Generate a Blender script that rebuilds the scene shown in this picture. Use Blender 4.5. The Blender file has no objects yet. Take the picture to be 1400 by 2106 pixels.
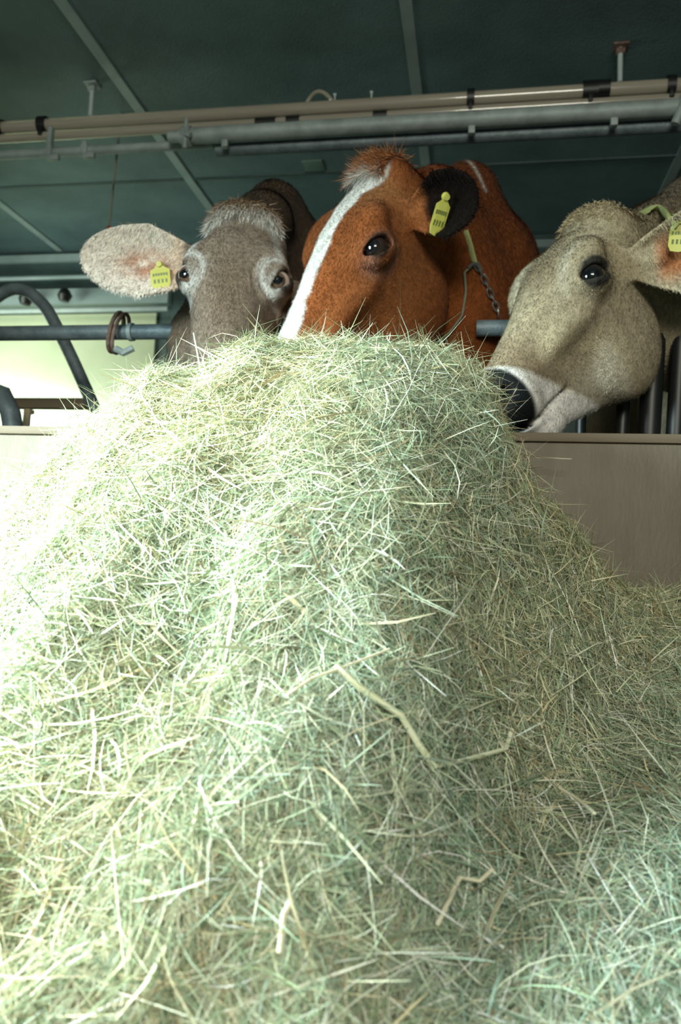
import bpy, math, os
import numpy as np
from mathutils import Vector, Matrix

sc = bpy.context.scene
col = sc.collection
rng = np.random.default_rng(7)
DEV = ''

# ------------------------------------------------------------------ camera
def rx(a):
    c, s = math.cos(a), math.sin(a); return np.array([[1, 0, 0], [0, c, -s], [0, s, c]])
def rz(a):
    c, s = math.cos(a), math.sin(a); return np.array([[c, -s, 0], [s, c, 0], [0, 0, 1]])
CR = rz(math.radians(10.2)) @ rx(math.radians(94.5)) @ rz(math.radians(2.63))
CC = np.array([0, 0, .45])
cam = bpy.data.objects.new('camera', bpy.data.cameras.new('camera'))
col.objects.link(cam)
cam.matrix_world = Matrix.Translation(CC) @ Matrix(CR.tolist()).to_4x4()
cam.data.sensor_fit = 'VERTICAL'; cam.data.sensor_height = 36; cam.data.lens = 27.01
cam.data.clip_start = .02
cam.data.dof.use_dof = True; cam.data.dof.focus_distance = 1.15; cam.data.dof.aperture_fstop = 5.0
sc.camera = cam

def at(px, py, Y):
    """world point on the plane y = Y seen at a photo pixel"""
    d = CR @ np.array([(px - 700) / 1580., -(py - 1053) / 1580., -1.])
    return CC + d * (Y / d[1])

# ------------------------------------------------------------------ world, lights, exposure
w = bpy.data.worlds.new('world'); sc.world = w; w.use_nodes = True
w.node_tree.nodes['Background'].inputs[0].default_value = (.72, .88, .86, 1)
w.node_tree.nodes['Background'].inputs[1].default_value = .27
sc.view_settings.view_transform = 'Standard'; sc.view_settings.look = 'None'
sc.view_settings.gamma = 1; sc.view_settings.exposure = 0.0
sc.view_settings.use_curve_mapping = False

def area(name, loc, target, sx, sy, power, color):
    l = bpy.data.lights.new(name, 'AREA'); l.shape = 'RECTANGLE'; l.size = sx; l.size_y = sy
    l.energy = power; l.color = color
    o = bpy.data.objects.new(name, l); col.objects.link(o); o.location = loc
    o.rotation_euler = (Vector(target) - Vector(loc)).to_track_quat('-Z', 'Y').to_euler()
    return o
area('assumed_side_lamp', (-1.42, .34, 1.05), (-.84, .96, .42), .4, .7, 52, (.80, 1.0, 1.0)).data.spread = math.radians(98)  # area lamp added inside the barn for daylight assumed from the left
area('assumed_front_lamp', (.3, -2.4, 1.9), (-.1, 1.5, .8), 1.3, .8, 96, (1.0, .97, .82))  # area lamp added behind the camera, for an assumed opening there
area('back_wall_fill', (-3.2, 3.5, 1.5), (-2.2, 4.4, .9), .9, .5, 26, (.86, 1.0, .82))  # local lamp added to brighten the pale back wall, no window behind it

# ------------------------------------------------------------------ helpers
def tag(o, label=None, cat=None, group=None, kind=None):
    if label: o['label'] = label
    if cat: o['category'] = cat
    if group: o['group'] = group
    if kind: o['kind'] = kind
    return o

def empty(name, loc):
    o = bpy.data.objects.new(name, None); col.objects.link(o); o.location = loc
    o.empty_display_size = .1
    return o

def mesh_np(name, V, quads=None, tris=None, colors=None, mat=None, parent=None, smooth=True):
    me = bpy.data.meshes.new(name)
    nq = 0 if quads is None else len(quads); nt = 0 if tris is None else len(tris)
    V = np.asarray(V, np.float32)
    if parent is not None:
        V = V - np.array(parent_loc(parent), np.float32)
    me.vertices.add(len(V)); me.vertices.foreach_set('co', V.ravel())
    loops = []
    if nq: loops.append(np.asarray(quads, np.int32).ravel())
    if nt: loops.append(np.asarray(tris, np.int32).ravel())
    loops = np.concatenate(loops)
    me.loops.add(len(loops)); me.loops.foreach_set('vertex_index', loops)
    starts = np.concatenate([np.arange(nq) * 4, nq * 4 + np.arange(nt) * 3]).astype(np.int32)
    tot = np.concatenate([np.full(nq, 4), np.full(nt, 3)]).astype(np.int32)
    me.polygons.add(nq + nt); me.polygons.foreach_set('loop_start', starts)
    me.polygons.foreach_set('loop_total', tot)
    me.polygons.foreach_set('use_smooth', np.full(nq + nt, smooth, bool))
    me.update(calc_edges=True)
    if colors is not None:
        a = me.color_attributes.new('Col', 'FLOAT_COLOR', 'POINT')
        c = np.ones((len(V), 4), np.float32); c[:, :3] = colors
        a.data.foreach_set('color', c.ravel())
    o = bpy.data.objects.new(name, me); col.objects.link(o)
    if mat: me.materials.append(mat)
    if parent is not None: o.parent = parent
    return o

def parent_loc(p):
    v = Vector((0, 0, 0))
    while p is not None:
        v = v + p.location; p = p.parent
    return v

class MB:
    """collects boxes, tubes and rings, built as one mesh"""
    def __init__(s): s.v = []; s.q = []; s.n = 0
    def add(s, V, Q):
        V = np.asarray(V, float); s.v.append(V); s.q += [tuple(i + s.n for i in f) for f in Q]; s.n += len(V)
    def box(s, lo, hi, bev=.0):
        x0, y0, z0 = lo; x1, y1, z1 = hi
        if bev <= 0:
            V = [(x, y, z) for x in (x0, x1) for y in (y0, y1) for z in (z0, z1)]
            s.add(V, [(0, 1, 3, 2), (4, 6, 7, 5), (0, 4, 5, 1), (2, 3, 7, 6), (0, 2, 6, 4), (1, 5, 7, 3)]); return
        import bmesh
        bm = bmesh.new(); bmesh.ops.create_cube(bm, size=1)
        for v in bm.verts:
            v.co = Vector((lo[k] + (v.co[k] + .5) * (hi[k] - lo[k]) for k in range(3)))
        bmesh.ops.bevel(bm, geom=bm.edges[:], offset=bev, segments=2, affect='EDGES', profile=.6)
        bm.verts.ensure_lookup_table(); bm.verts.index_update()
        s.add([v.co[:] for v in bm.verts], [tuple(v.index for v in f.verts) for f in bm.faces]); bm.free()
    def tube(s, pts, r, n=12, closed=False, caps=True, flat=1.0):
        P = np.array(pts, float); m = len(P); r = np.broadcast_to(np.asarray(r, float), (m,))
        V = []; up = np.array([0, 0, 1.])
        prev = None
        for i in range(m):
            if closed: t = P[(i + 1) % m] - P[i - 1]
            else: t = P[min(i + 1, m - 1)] - P[max(i - 1, 0)]
            t = t / (np.linalg.norm(t) + 1e-12)
            if prev is None:
                a = np.cross(t, up)
                if np.linalg.norm(a) < .1: a = np.cross(t, np.array([1., 0, 0]))
            else: a = prev - t * (prev @ t)
            a /= np.linalg.norm(a); prev = a; b = np.cross(t, a)
            for k in range(n):
                th = 2 * math.pi * k / n
                V.append(P[i] + r[i] * (math.cos(th) * a + flat * math.sin(th) * b))
        Q = []
        for i in range(m if closed else m - 1):
            j = (i + 1) % m
            for k in range(n):
                Q.append((i * n + k, i * n + (k + 1) % n, j * n + (k + 1) % n, j * n + k))
        if caps and not closed:
            Q.append(tuple(range(n))[::-1]); Q.append(tuple((m - 1) * n + k for k in range(n)))
        s.add(V, Q)
    def build(s, name, mat, parent=None, smooth=True):
        V = np.concatenate(s.v)
        if parent is not None: V = V - np.array(parent_loc(parent))
        me = bpy.data.meshes.new(name); me.from_pydata(V.tolist(), [], s.q); me.materials.append(mat)
        o = bpy.data.objects.new(name, me); col.objects.link(o)
        if parent is not None: o.parent = parent
        if smooth:
            for p in me.polygons: p.use_smooth = len(p.vertices) == 4
            try: me.set_sharp_from_angle(angle=math.radians(40))
            except Exception: pass
        return o

def material(name, c=(.5, .5, .5), rough=.6, metal=0., attr=False, nscale=0, namt=.0, c2=None, bump=0., bscale=60,
             sheen=0., trans=0., coat=0., spec=.5, stretch=None, detail=6):
    m = bpy.data.materials.new(name); m.use_nodes = True; nt = m.node_tree; L = nt.links
    b = nt.nodes['Principled BSDF']; b.inputs['Roughness'].default_value = rough
    b.inputs['Metallic'].default_value = metal; b.inputs['Sheen Weight'].default_value = sheen
    b.inputs['Coat Weight'].default_value = coat; b.inputs['Specular IOR Level'].default_value = spec
    b.inputs['Base Color'].default_value = (*c, 1)
    tc = nt.nodes.new('ShaderNodeTexCoord'); vec = tc.outputs['Object']
    if stretch:
        mp = nt.nodes.new('ShaderNodeMapping'); mp.inputs['Scale'].default_value = stretch
        L.new(vec, mp.inputs[0]); vec = mp.outputs[0]
    src = None
    if attr:
        a = nt.nodes.new('ShaderNodeAttribute'); a.attribute_name = 'Col'; src = a.outputs['Color']
    if nscale:
        n = nt.nodes.new('ShaderNodeTexNoise'); n.inputs['Scale'].default_value = nscale; n.inputs['Detail'].default_value = detail
        n.inputs['Roughness'].default_value = .62
        L.new(vec, n.inputs[0])
        cr = nt.nodes.new('ShaderNodeValToRGB')
        cr.color_ramp.elements[0].position = .33; cr.color_ramp.elements[1].position = .68
        if attr:
            cr.color_ramp.elements[0].color = (1 - namt,) * 3 + (1,); cr.color_ramp.elements[1].color = (1 + namt,) * 3 + (1,)
            mx = nt.nodes.new('ShaderNodeMix'); mx.data_type = 'RGBA'; mx.blend_type = 'MULTIPLY'; mx.inputs[0].default_value = 1
            L.new(src, mx.inputs[6]); L.new(cr.outputs[0], mx.inputs[7]); src = mx.outputs[2]
        else:
            cr.color_ramp.elements[0].color = (*c, 1); cr.color_ramp.elements[1].color = (*(c2 or c), 1); src = cr.outputs[0]
        L.new(n.outputs[0], cr.inputs[0])
    if src is not None: L.new(src, b.inputs['Base Color'])
    if bump:
        n2 = nt.nodes.new('ShaderNodeTexNoise'); n2.inputs['Scale'].default_value = bscale; n2.inputs['Detail'].default_value = 5
        L.new(vec, n2.inputs[0]); bp = nt.nodes.new('ShaderNodeBump'); bp.inputs['Strength'].default_value = bump
        bp.inputs['Distance'].default_value = .01; L.new(n2.outputs[0], bp.inputs['Height']); L.new(bp.outputs[0], b.inputs['Normal'])
    if trans:
        tr = nt.nodes.new('ShaderNodeBsdfTranslucent'); mxs = nt.nodes.new('ShaderNodeMixShader'); mxs.inputs[0].default_value = trans
        if src is not None: L.new(src, tr.inputs[0])
        else: tr.inputs[0].default_value = (*c, 1)
        out = nt.nodes['Material Output']
        L.new(b.outputs[0], mxs.inputs[1]); L.new(tr.outputs[0], mxs.inputs[2]); L.new(mxs.outputs[0], out.inputs[0])
    return m

M = {
 'ceil': material('ceiling_panel_paint', (.095, .155, .168), .6, nscale=2.2, c2=(.17, .265, .285), bump=.35, bscale=130, detail=9),
 'batten': material('batten_paint', (.30, .39, .40), .5, nscale=6, c2=(.40, .50, .51)),
 'wallback': material('dark_wall_paint', (.055, .09, .09), .6, nscale=3, c2=(.09, .145, .145), bump=.3, bscale=80),
 'wallpale': material('pale_wall_panel', (.55, .62, .42), .22, nscale=3, c2=(.66, .72, .52), spec=.7),
 'floor': material('concrete_floor', (.10, .10, .085), .9, nscale=6, c2=(.17, .165, .14), bump=.6, bscale=40),
 'board': material('weathered_concrete_board', (.120, .098, .068), .6, nscale=14, c2=(.165, .137, .098), bump=.15, bscale=150, stretch=(1, 1, .3)),
 'galv': material('galvanised_steel', (.24, .29, .28), .6, .2, nscale=14, c2=(.38, .45, .44), bump=.1, bscale=90),
 'rail': material('worn_blue_grey_steel', (.10, .135, .15), .5, .2, nscale=25, c2=(.18, .23, .25), bump=.2, bscale=120),
 'rust': material('rusty_iron', (.13, .07, .05), .7, .3, nscale=30, c2=(.27, .20, .17), bump=.4, bscale=120),
 'black': material('black_rubber', (.008, .010, .010), .45),
 'white': material('white_panel', (.75, .78, .76), .4),
 'hay': material('hay', attr=True, rough=.5, trans=.14, spec=.5),
 'coat': material('cow_coat', attr=True, rough=.75, sheen=.03, nscale=55, namt=.16, spec=.08, bump=.35, bscale=320),
 'nose': material('wet_nose', attr=True, rough=.3, nscale=50, namt=.1),
 'eye': material('wet_eye', attr=True, rough=.06, coat=0., spec=.5),
 'tag': material('yellow_ear_tag', (.58, .57, .08), .4, nscale=12, c2=(.70, .68, .2), trans=.3),
 'print': material('tag_print', (.10, .13, .03), .5),
 'strap': material('collar_webbing', (.30, .34, .12), .8, nscale=60, c2=(.40, .44, .2), bump=.3, bscale=300),
 'chain': material('chain_steel', (.25, .27, .26), .35, .8, nscale=50, c2=(.4, .4, .38)),
 'cord': material('grey_cord', (.22, .24, .18), .8),
 'wood': material('weathered_wood', (.13, .10, .065), .7, nscale=8, c2=(.19, .15, .10), stretch=(.2, 1, 4)),
 'dirtywhite': material('dirty_white_paint', (.36, .44, .44), .5, nscale=7, c2=(.5, .58, .58)),
}
# pale milk-line pipe: slightly clear plastic over beige deposit
def pipe_mat():
    m = material('milk_pipe_plastic', (.44, .40, .32), .14, nscale=5, c2=(.58, .54, .44), stretch=(.3, 3, 3), coat=.6)
    b = m.node_tree.nodes['Principled BSDF']; b.inputs['Transmission Weight'].default_value = .35
    return m
M['pipe'] = pipe_mat()

# ------------------------------------------------------------------ noise
_T = np.random.default_rng(3).random((64, 64, 64)).astype(np.float32)
def vnoise(x, y, z=0.):
    x, y, z = np.broadcast_arrays(np.asarray(x, float), y, z)
    xi = np.floor(x).astype(int); yi = np.floor(y).astype(int); zi = np.floor(z).astype(int)
    fx = x - xi; fy = y - yi; fz = z - zi
    fx = fx * fx * (3 - 2 * fx); fy = fy * fy * (3 - 2 * fy); fz = fz * fz * (3 - 2 * fz)
    def g(a, b, c): return _T[(xi + a) & 63, (yi + b) & 63, (zi + c) & 63]
    r = 0
    for a in (0, 1):
        for b in (0, 1):
            for c in (0, 1):
                r = r + g(a, b, c) * (fx if a else 1 - fx) * (fy if b else 1 - fy) * (fz if c else 1 - fz)
    return r * 2 - 1

# ================================================================== SETTING
H = 2.45; YB = 4.43; BY = 1.50          # ceiling height, back wall, feed barrier front face
def structure(mb, name, mat, smooth=False):
    return tag(mb.build(name, mat, smooth=smooth), kind='structure')
b = MB(); b.box((-6, -3, -.1), (5, YB + .1, 0)); structure(b, 'floor', M['floor'])
b = MB(); b.box((-6, BY + .12, 0), (5, YB, .15)); structure(b, 'trim_1', M['floor'])      # raised stall floor
b = MB(); b.box((-6, -3, H), (5, YB + .1, H + .1)); structure(b, 'ceiling', M['ceil'])
b = MB(); b.box((-6, YB, 0), (5, YB + .1, H)); structure(b, 'wall_back', M['wallback'])
b = MB(); b.box((3.6, -3, 0), (3.7, YB, H)); structure(b, 'wall_right', M['wallback'])
b = MB()                                   # left wall with an assumed side doorway, out of view; the side lamp stands indoors
b.box((-2.3, -3, 0), (-2.2, -.35, H)); b.box((-2.3, 1.25, 0), (-2.2, 1.75, H)); b.box((-2.3, -.35, 2.1), (-2.2, 1.25, H))
b.box((-6, 1.75, 0), (-5.9, YB, H)); structure(b, 'wall_left', M['wallback'])

# ceiling battens running away from the camera, and the trim in the wall / ceiling corner
for k, (px, py) in enumerate([(125, 0), (822, 0), (0, 417), (1390, 340), (0, 620)]):
    p = at(px, py, 1.); p = CC + (p - CC) * ((H - .45) / (p[2] - .45)); x = p[0]
    if k == 4: x = -4.45
    if k == 1: x += .02
    b = MB(); b.box((x - .022, -2.9, H - .008), (x + .022, YB, H + .001)); structure(b, 'trim_%d' % (k + 2), M['batten'])
b = MB(); b.box((-5.9, YB - .03, 2.365), (3.6, YB + .001, 2.41)); structure(b, 'trim_7', M['batten'])
b = MB(); b.box((-5.9, 3.62, H - .006), (3.6, 3.64, H + .001)); structure(b, 'trim_8', M['wallback'])
# pale lower lining of the back wall, seen on the left
pz = at(60, 650, YB)[2]
b = MB(); b.box((-5.9, YB - .02, .15), (-2.02, YB + .001, pz)); structure(b, 'wall_lining', M['wallpale'])
def px_box(name, x0, y0, x1, y1, Y, d, mat, bev=.004):
    a = at(x0, y1, Y); c = at(x1, y0, Y); bb = MB(); bb.box((a[0], Y, a[2]), (c[0], Y + d, c[2]), bev)
    return bb, name, mat

# ================================================================== PIPES UNDER THE CEILING
YP = 3.0 * .947
def on_line(y0, y1, Y=YP, x0=0, x1=1400):   # end points of a level pipe seen through two photo pixels
    return at(x0, y0, Y), at(x1, y1, Y)
def pipe(name, p, q, r, mat, parent=None, n=16):
    b = MB(); b.tube([p, q], r, n); return b.build(name, mat, parent)
def ext(p, q, a=.25, bb=.25):
    d = q - p; return p - d * a, q + d * bb

# twin milk line (clear beige) = one thing each
p, q = on_line(256, 185); z = (p[2] + q[2]) / 2
zt = z
line_a = empty('milk_pipe', (0, YP, zt)); tag(line_a, 'upper of two clear beige milk pipes running under the dark ceiling', 'pipe')
pipe('tube', np.array([-3.4, YP, zt]), np.array([2.2, YP, zt]), .026, M['pipe'], line_a)
p, q = on_line(278, 212); zl = (p[2] + q[2]) / 2
line_b = empty('milk_pipe', (0, YP - .005, zl)); tag(line_b, 'lower clear beige milk pipe, just above the grey steel pipe', 'pipe')
pipe('tube', np.array([-3.4, YP, zl]), np.array([2.2, YP, zl]), .019, M['pipe'], line_b)
def zcyl(b, x, y, z, r, w, n=14): b.tube([(x - w / 2, y, z), (x + w / 2, y, z)], r, n)
# black clamps round the upper pipe
for px, wd, r in [(4, .03, .034), (92, .035, .037), (967, .028, .036), (1212, .055, .037), (1378, .03, .037)]:
    x = at(px, 230, YP)[0]; b = MB(); zcyl(b, x, YP, zt, r, wd); b.box((x - .008, YP - .03, zt - .055), (x + .008, YP + .01, zt - .02), .003)
    b.build('clamp', M['black'], line_a)
b = MB(); x = at(1238, 200, YP)[0]; zcyl(b, x, YP - .005, zt + .002, .032, .05); b.build('sleeve', M['black'], line_a)
for px in (548, 604, 782):
    x = at(px, 238, YP)[0]; b = MB(); zcyl(b, x, YP, zl - .0, .0225, .085 if px < 560 else .055); b.build('connector', M['black'], line_b)
# galvanised vacuum pipe, nearer the camera: thin on the left, thick from its coupling on
YG = YP - .10
zg = (on_line(316, 316 - 72, YG)[0][2] + at(340, 300, YG)[2]) / 2
zg = at(200, 309, YG)[2]
thin = empty('steel_pipe', (0, YG, zg)); tag(thin, 'thin grey galvanised pipe at the left, below the beige milk pipes', 'pipe')
xc = at(352, 270, YG)[0]
pipe('tube', np.array([-3.4, YG, zg]), np.array([at(440, 270, YG)[0], YG, zg]), .0185, M['galv'], thin)
for px, h in ((106, .10), (178, .03)):
    x = at(px, 300, YG)[0]; b = MB(); zcyl(b, x, YG, zg, .026, .03); b.box((x - .010, YG - .024, zg - .02), (x + .010, YG + .0, zg + h), .004)
    b.box((x, YG - .03, zg - .045), (x + .05, YG - .01, zg - .022), .004); b.build('clamp', M['galv'], thin)
zk = at(700, 262, YG - .06)[2]; YK = YG - .06
thick = empty('steel_pipe', (0, YK, zk)); tag(thick, 'thick blue-grey galvanised pipe starting at a coupling and running right', 'pipe')
pipe('tube', np.array([at(372, 270, YK)[0], YK, zk]), np.array([2.2, YK, zk]), .030, M['galv'], thick, 20)
x = at(386, 270, YK)[0]; b = MB(); zcyl(b, x, YK, zk, .036, .035); zcyl(b, x - .045, YK, zk, .022, .06)
b.tube([(x, YK - .02, zk - .06), (x, YK - .02, zk + .06)], .009, 8); b.tube([(x - .012, YK - .035, zk), (x + .03, YK - .04, zk - .02)], .01, 8)
b.build('coupling', M['galv'], thick)
for px in (465, 970, 1262):
    x = at(px, 262, YK)[0]; b = MB(); zcyl(b, x, YK, zk, .0315, .022); b.box((x - .012, YK - .012, zk - .055), (x + .012, YK + .012, zk - .02), .004); b.build('clamp', M['galv'], thick)
zu = at(900, 285, YG)[2]
low = empty('steel_pipe', (0, YG, zu)); tag(low, 'dull dark grey pipe along the underside of the thick steel pipe', 'pipe')
pipe('tube', np.array([at(446, 300, YG)[0], YG, zu]), np.array([2.2, YG, zu]), .024, M['rail'], low)
x = at(1385, 262, YK)[0]; b = MB(); b.tube([(x, YK - .02, zk - .07), (x + .02, YK - .03, zk - .02), (x + .03, YK - .02, zk + .03)], .016, 10)
b.build('bracket', M['galv'], low)
# hanger rods
for px, lab in ((190, 'left hanger rod between ceiling and milk pipe, by the pale batten'), (1275, 'right hanger rod with rusty plate, between ceiling and milk pipe')):
    x = at(px, 130 if px > 700 else 180, YP)[0]
    r_ = empty('hanger_rod', (x, YP, H)); tag(r_, lab, 'hanger')
    b = MB(); b.tube([(x, YP, zt + .027), (x, YP, H)], .0095, 10); b.build('rod', M['dirtywhite'], r_)
    b = MB(); b.box((x - .028, YP - .028, H - .008), (x + .028, YP + .028, H), .002); zcyl(b, x, YP, H - .02, .014, .03); b.build('plate', M['rust'] if px > 700 else M['galv'], r_)
# coil of pipe peeping above the milk line
c = at(655, 222, YP + .05); b = MB()
b.tube([(c[0] + .062 * math.cos(t), c[1] + .012 * math.sin(3 * t), c[2] + .062 * math.sin(t)) for t in np.linspace(0, 2 * math.pi, 40, endpoint=False)], .008, 8, closed=True)
tag(b.build('hose_ring', M['pipe']), 'small beige hose ring looped behind the milk pipes', 'hose')
for i, px in enumerate((764, 689)):
    x = at(px, 190, YP)[0]; b = MB(); b.tube([(x, YP, zt + .02), (x, YP, zt + .05)], .004, 8); zcyl(b, x, YP, zt + .052, .006, .012)
    tag(b.build('bolt', M['dirtywhite']), ['tiny pale bolt standing on the milk pipe right of the hose ring', 'tiny pale bolt beside the hose ring on the milk pipe'][i], 'bolt')
p = at(645, 340, 3.0); p = CC + (p - CC) * ((H - .45) / (p[2] - .45)); b = MB(); b.box((p[0] - .05, p[1] - .05, H - .006), (p[0] + .05, p[1] + .05, H), .002)
tag(b.build('ceiling_plate', material('pale_green_plate', (.16, .26, .22), .5)), 'small pale green plate stuck on the dark ceiling', 'plate')
# thin cord hanging from ceiling on the left with a red end
x, y_, _ = at(243, 320, 3.05); zb = at(233, 465, 3.05)[2]
cd = empty('hanging_cord', (x, 3.05, H)); tag(cd, 'thin cord with red tip hanging from the ceiling above the pale ear', 'cord')
b = MB(); b.tube([(x, 3.05, H), (x - .01, 3.05, (zb + H) / 2), (x - .02, 3.05, zb)], .005, 6); b.build('cord', M['cord'], cd)
b = MB(); b.tube([(x - .02, 3.05, zb), (x - .02, 3.05, zb - .04)], [.008, .016], 8); b.build('tip', material('red_plastic', (.35, .05, .03), .5), cd)

# ================================================================== STALL RAILS, BARRIER
b = MB(); b.box((-2.15, BY, 0), (2.2, BY + .06, at(1300, 912, BY)[2]), .006)
zbt = at(1300, 892, BY)[2]; zbl = at(1300, 912, BY)[2]
bar = empty('feed_barrier', (0, BY, 0)); tag(bar, 'low brown feed barrier between the hay and the cows', 'barrier')
b.build('panel', M['board'], bar)
b = MB(); b.box((-2.15, BY - .006, zbl), (2.2, BY + .07, zbt), .005); b.build('cap', M['wood'], bar)

YR = 1.98
zr = at(180, 684, YR)[2]
rail = empty('neck_rail', (0, YR, zr)); tag(rail, 'worn blue-grey steel rail across the stalls behind the cow heads', 'rail')
b = MB(); b.tube([(-2.15, YR, zr), (-.80, YR, zr)], .0215, 18); b.build('bar', M['rail'], rail)
x = at(262, 684, YR)[0]
b = MB(); zcyl(b, x + .012, YR, zr, .0255, .012); b.build('collar_ring', M['galv'], rail)
rail2 = empty('neck_rail', (.1, YR, zr)); tag(rail2, 'dark steel rail in the shadow between the red-brown cow and the fawn cow', 'rail')
b = MB(); b.tube([(-.02, YR, zr), (1.9, YR, zr)], .0215, 18); b.build('bar', M['rail'], rail2)
sh = empty('shackle', (x, YR, zr)); tag(sh, 'rusty U-shaped shackle looped over the neck rail at the left', 'shackle')
b = MB()
b.tube([(x - .035 + .012 * math.sin(t), YR - .035 * math.cos(t) * 1.0, zr + .046 * math.sin(t) * 1.2) for t in np.linspace(-1.9, 1.9 + math.pi * .3, 30)], .0065, 8)
b.tube([(x - .020 + .014 * math.sin(t), YR - .038 * math.cos(t), zr + .046 * math.sin(t) * 1.2 - .004) for t in np.linspace(-1.9, 1.9 + math.pi * .3, 30)], .0055, 8)
b.build('loop', M['rust'], sh)
b = MB(); b.tube([(x - .02, YR - .02, zr - .055), (x + .01, YR - .035, zr - .07), (x + .035, YR - .03, zr - .055)], .010, 8); b.build('pin', M['galv'], sh)

# bent stall divider on the left
YD = 2.35
pts = [at(-40, 640, YD), at(0, 605, YD), at(30, 592, YD), at(62, 600, YD), at(95, 632, YD), at(118, 675, YD), at(150, 740, YD), at(190, 830, YD), at(215, 890, YD)]
P = np.array(pts); tt = np.linspace(0, len(P) - 1, 60); Pd = np.stack([np.interp(tt, range(len(P)), P[:, k]) for k in range(3)], 1)
for _ in range(6): Pd[1:-1] = (Pd[:-2] + Pd[1:-1] * 2 + Pd[2:]) / 4
Pd = np.vstack([Pd, [[Pd[-1][0] + .1, YD, .15]]])
b = MB(); b.tube(Pd, .021, 14)
tag(b.build('stall_divider', M['rail']), 'bent grey tube of the stall divider slanting down at the left', 'divider')
# pipe tail at far left bottom
P = [at(-30, 800, 2.1), at(5, 812, 2.1), at(22, 850, 2.1), at(30, 900, 2.1)]; P.append(np.array([P[-1][0] + .02, 2.1, .15]))
b = MB(); b.tube(P, .03, 14); tag(b.build('stall_post', M['rail']), 'short bent blue-grey post at the far left behind the barrier', 'post')
b = MB(); x = at(54, 850, 2.3)[0]; b.box((x - .012, 2.3, .15), (x + .012, 2.33, at(54, 840, 2.3)[2]), .003)
tag(b.build('wooden_post', material('pale_wood', (.45, .38, .25), .7)), 'thin pale wooden post below the brown plank at the left', 'post')
bb, n_, m_ = px_box('plank', -60, 818, 175, 838, 2.36, .03, M['wood']); tag(bb.build(n_, m_), 'reddish brown plank lying level behind the barrier at the left', 'plank')
a = at(76, 856, 1.75); c_ = at(300, 900, 1.75)
b = MB(); b.box((a[0], 1.72, .15), (c_[0], 1.78, a[2]), .006); tag(b.build('white_board', M['white']), 'sunlit white board standing behind the barrier left of the hay', 'board')
# feeder rails and duct along the back on the left
def rail_at(y, r, Y, x0, x1, name, lab, mat, box=False):
    p = at((x0 + x1) / 2, y, Y); xa = at(x0, y, Y)[0]; xb = at(x1, y, Y)[0]; b = MB()
    if box: b.box((xa, Y, p[2] - r), (xb, Y + .06, p[2] + r), .004)
    else: b.tube([(xa, Y, p[2]), (xb, Y, p[2])], r, 12)
    return tag(b.build(name, mat), lab, name.replace('_', ' '))
rail_at(612, .052, 4.3, -300, 345, 'cable_duct', 'pale grey duct along the back wall below the white ear', M['batten'], True)
rail_at(640, .016, 4.25, -300, 345, 'feed_rail', 'thin pale rail under the grey duct on the back wall', M['dirtywhite'])
rail_at(573, .014, 4.33, -300, 345, 'feed_rail', 'thin dull rail above the grey duct on the back wall', M['batten'])
for i, (px, py) in enumerate(((52, 615), (132, 608))):
    p = at(px, py, 4.2); b = MB(); b.tube([p + [0, 0, -.035], p + [.005, 0, 0], p + [0, 0, .035]], [.03, .045, .028], 10)
    tag(b.build('drinker_bowl', M['black']), ['black drinker bowl on the back wall behind the bent tube', 'black drinker bowl on the back wall right of the bent tube'][i], 'bowl')
    p0 = p
# headlock uprights under the right cow's jaw
for i, (px, lab, rr) in enumerate(((1262, 'slim dark upright under the jaw of the right cow', .016), (1318, 'thick dark upright below the right cow throat', .026), (1372, 'dark upright at the right frame edge above the barrier', .022))):
    x = at(px, 850, 1.88)[0]; b = MB(); b.tube([(x, 1.88, .15), (x + .01, 1.88, .6), (x + .03, 1.88, zr)], rr, 12)
    tag(b.build('stall_upright', M['black']), lab, 'upright')
x = at(1195, 850, 2.1)[0]; b = MB(); b.tube([(x, 2.1, .15), (x, 2.1, zr)], .014, 12); tag(b.build('stall_upright', M['black']), 'dull upright just behind the chin of the right cow', 'upright')

# ================================================================== COWS
def smin(a, b, k):
    h = np.clip(.5 + .5 * (b - a) / k, 0, 1); return b + (a - b) * h - k * h * (1 - h)
def smax(a, b, k): return -smin(-a, -b, k)
def ell(x, y, z, c, r):
    x = (x - c[0]); y = (y - c[1]); z = (z - c[2])
    k0 = np.sqrt((x / r[0]) ** 2 + (y / r[1]) ** 2 + (z / r[2]) ** 2) + 1e-6
    k1 = np.sqrt((x / r[0] ** 2) ** 2 + (y / r[1] ** 2) ** 2 + (z / r[2] ** 2) ** 2) + 1e-6
    return k0 * (k0 - 1) / k1
def cap(x, y, z, a, b, ra, rb):
    a = np.asarray(a, float); b = np.asarray(b, float); d = b - a; L2 = d @ d
    t = np.clip(((x - a[0]) * d[0] + (y - a[1]) * d[1] + (z - a[2]) * d[2]) / L2, 0, 1)
    return np.sqrt((x - a[0] - t * d[0]) ** 2 + (y - a[1] - t * d[1]) ** 2 + (z - a[2] - t * d[2]) ** 2) - (ra + (rb - ra) * t)

YS = np.linspace(-.24, .37, 200)
def prof(ks, vs):
    v = np.interp(YS, ks, vs); p = np.pad(v, 9, mode='edge'); ker = np.hanning(19); ker /= ker.sum()
    return np.convolve(p, ker, 'valid')
KS = [-.205, -.185, -.15, -.10, -.05, 0, .05, .11, .17, .23, .28, .315, .335]
TOP = prof(KS, [-.02, .002, .022, .034, .038, .036, .026, .012, .002, -.007, -.017, -.032, -.055])
BOT = prof(KS, [-.07, -.12, -.175, -.238, -.270, -.276, -.262, -.236, -.215, -.195, -.178, -.158, -.125])
WU = prof(KS, [.045, .066, .082, .092, .096, .094, .082, .064, .054, .051, .052, .048, .036])
WL = prof(KS, [.035, .045, .058, .066, .068, .062, .054, .046, .041, .040, .042, .040, .030])

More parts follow.
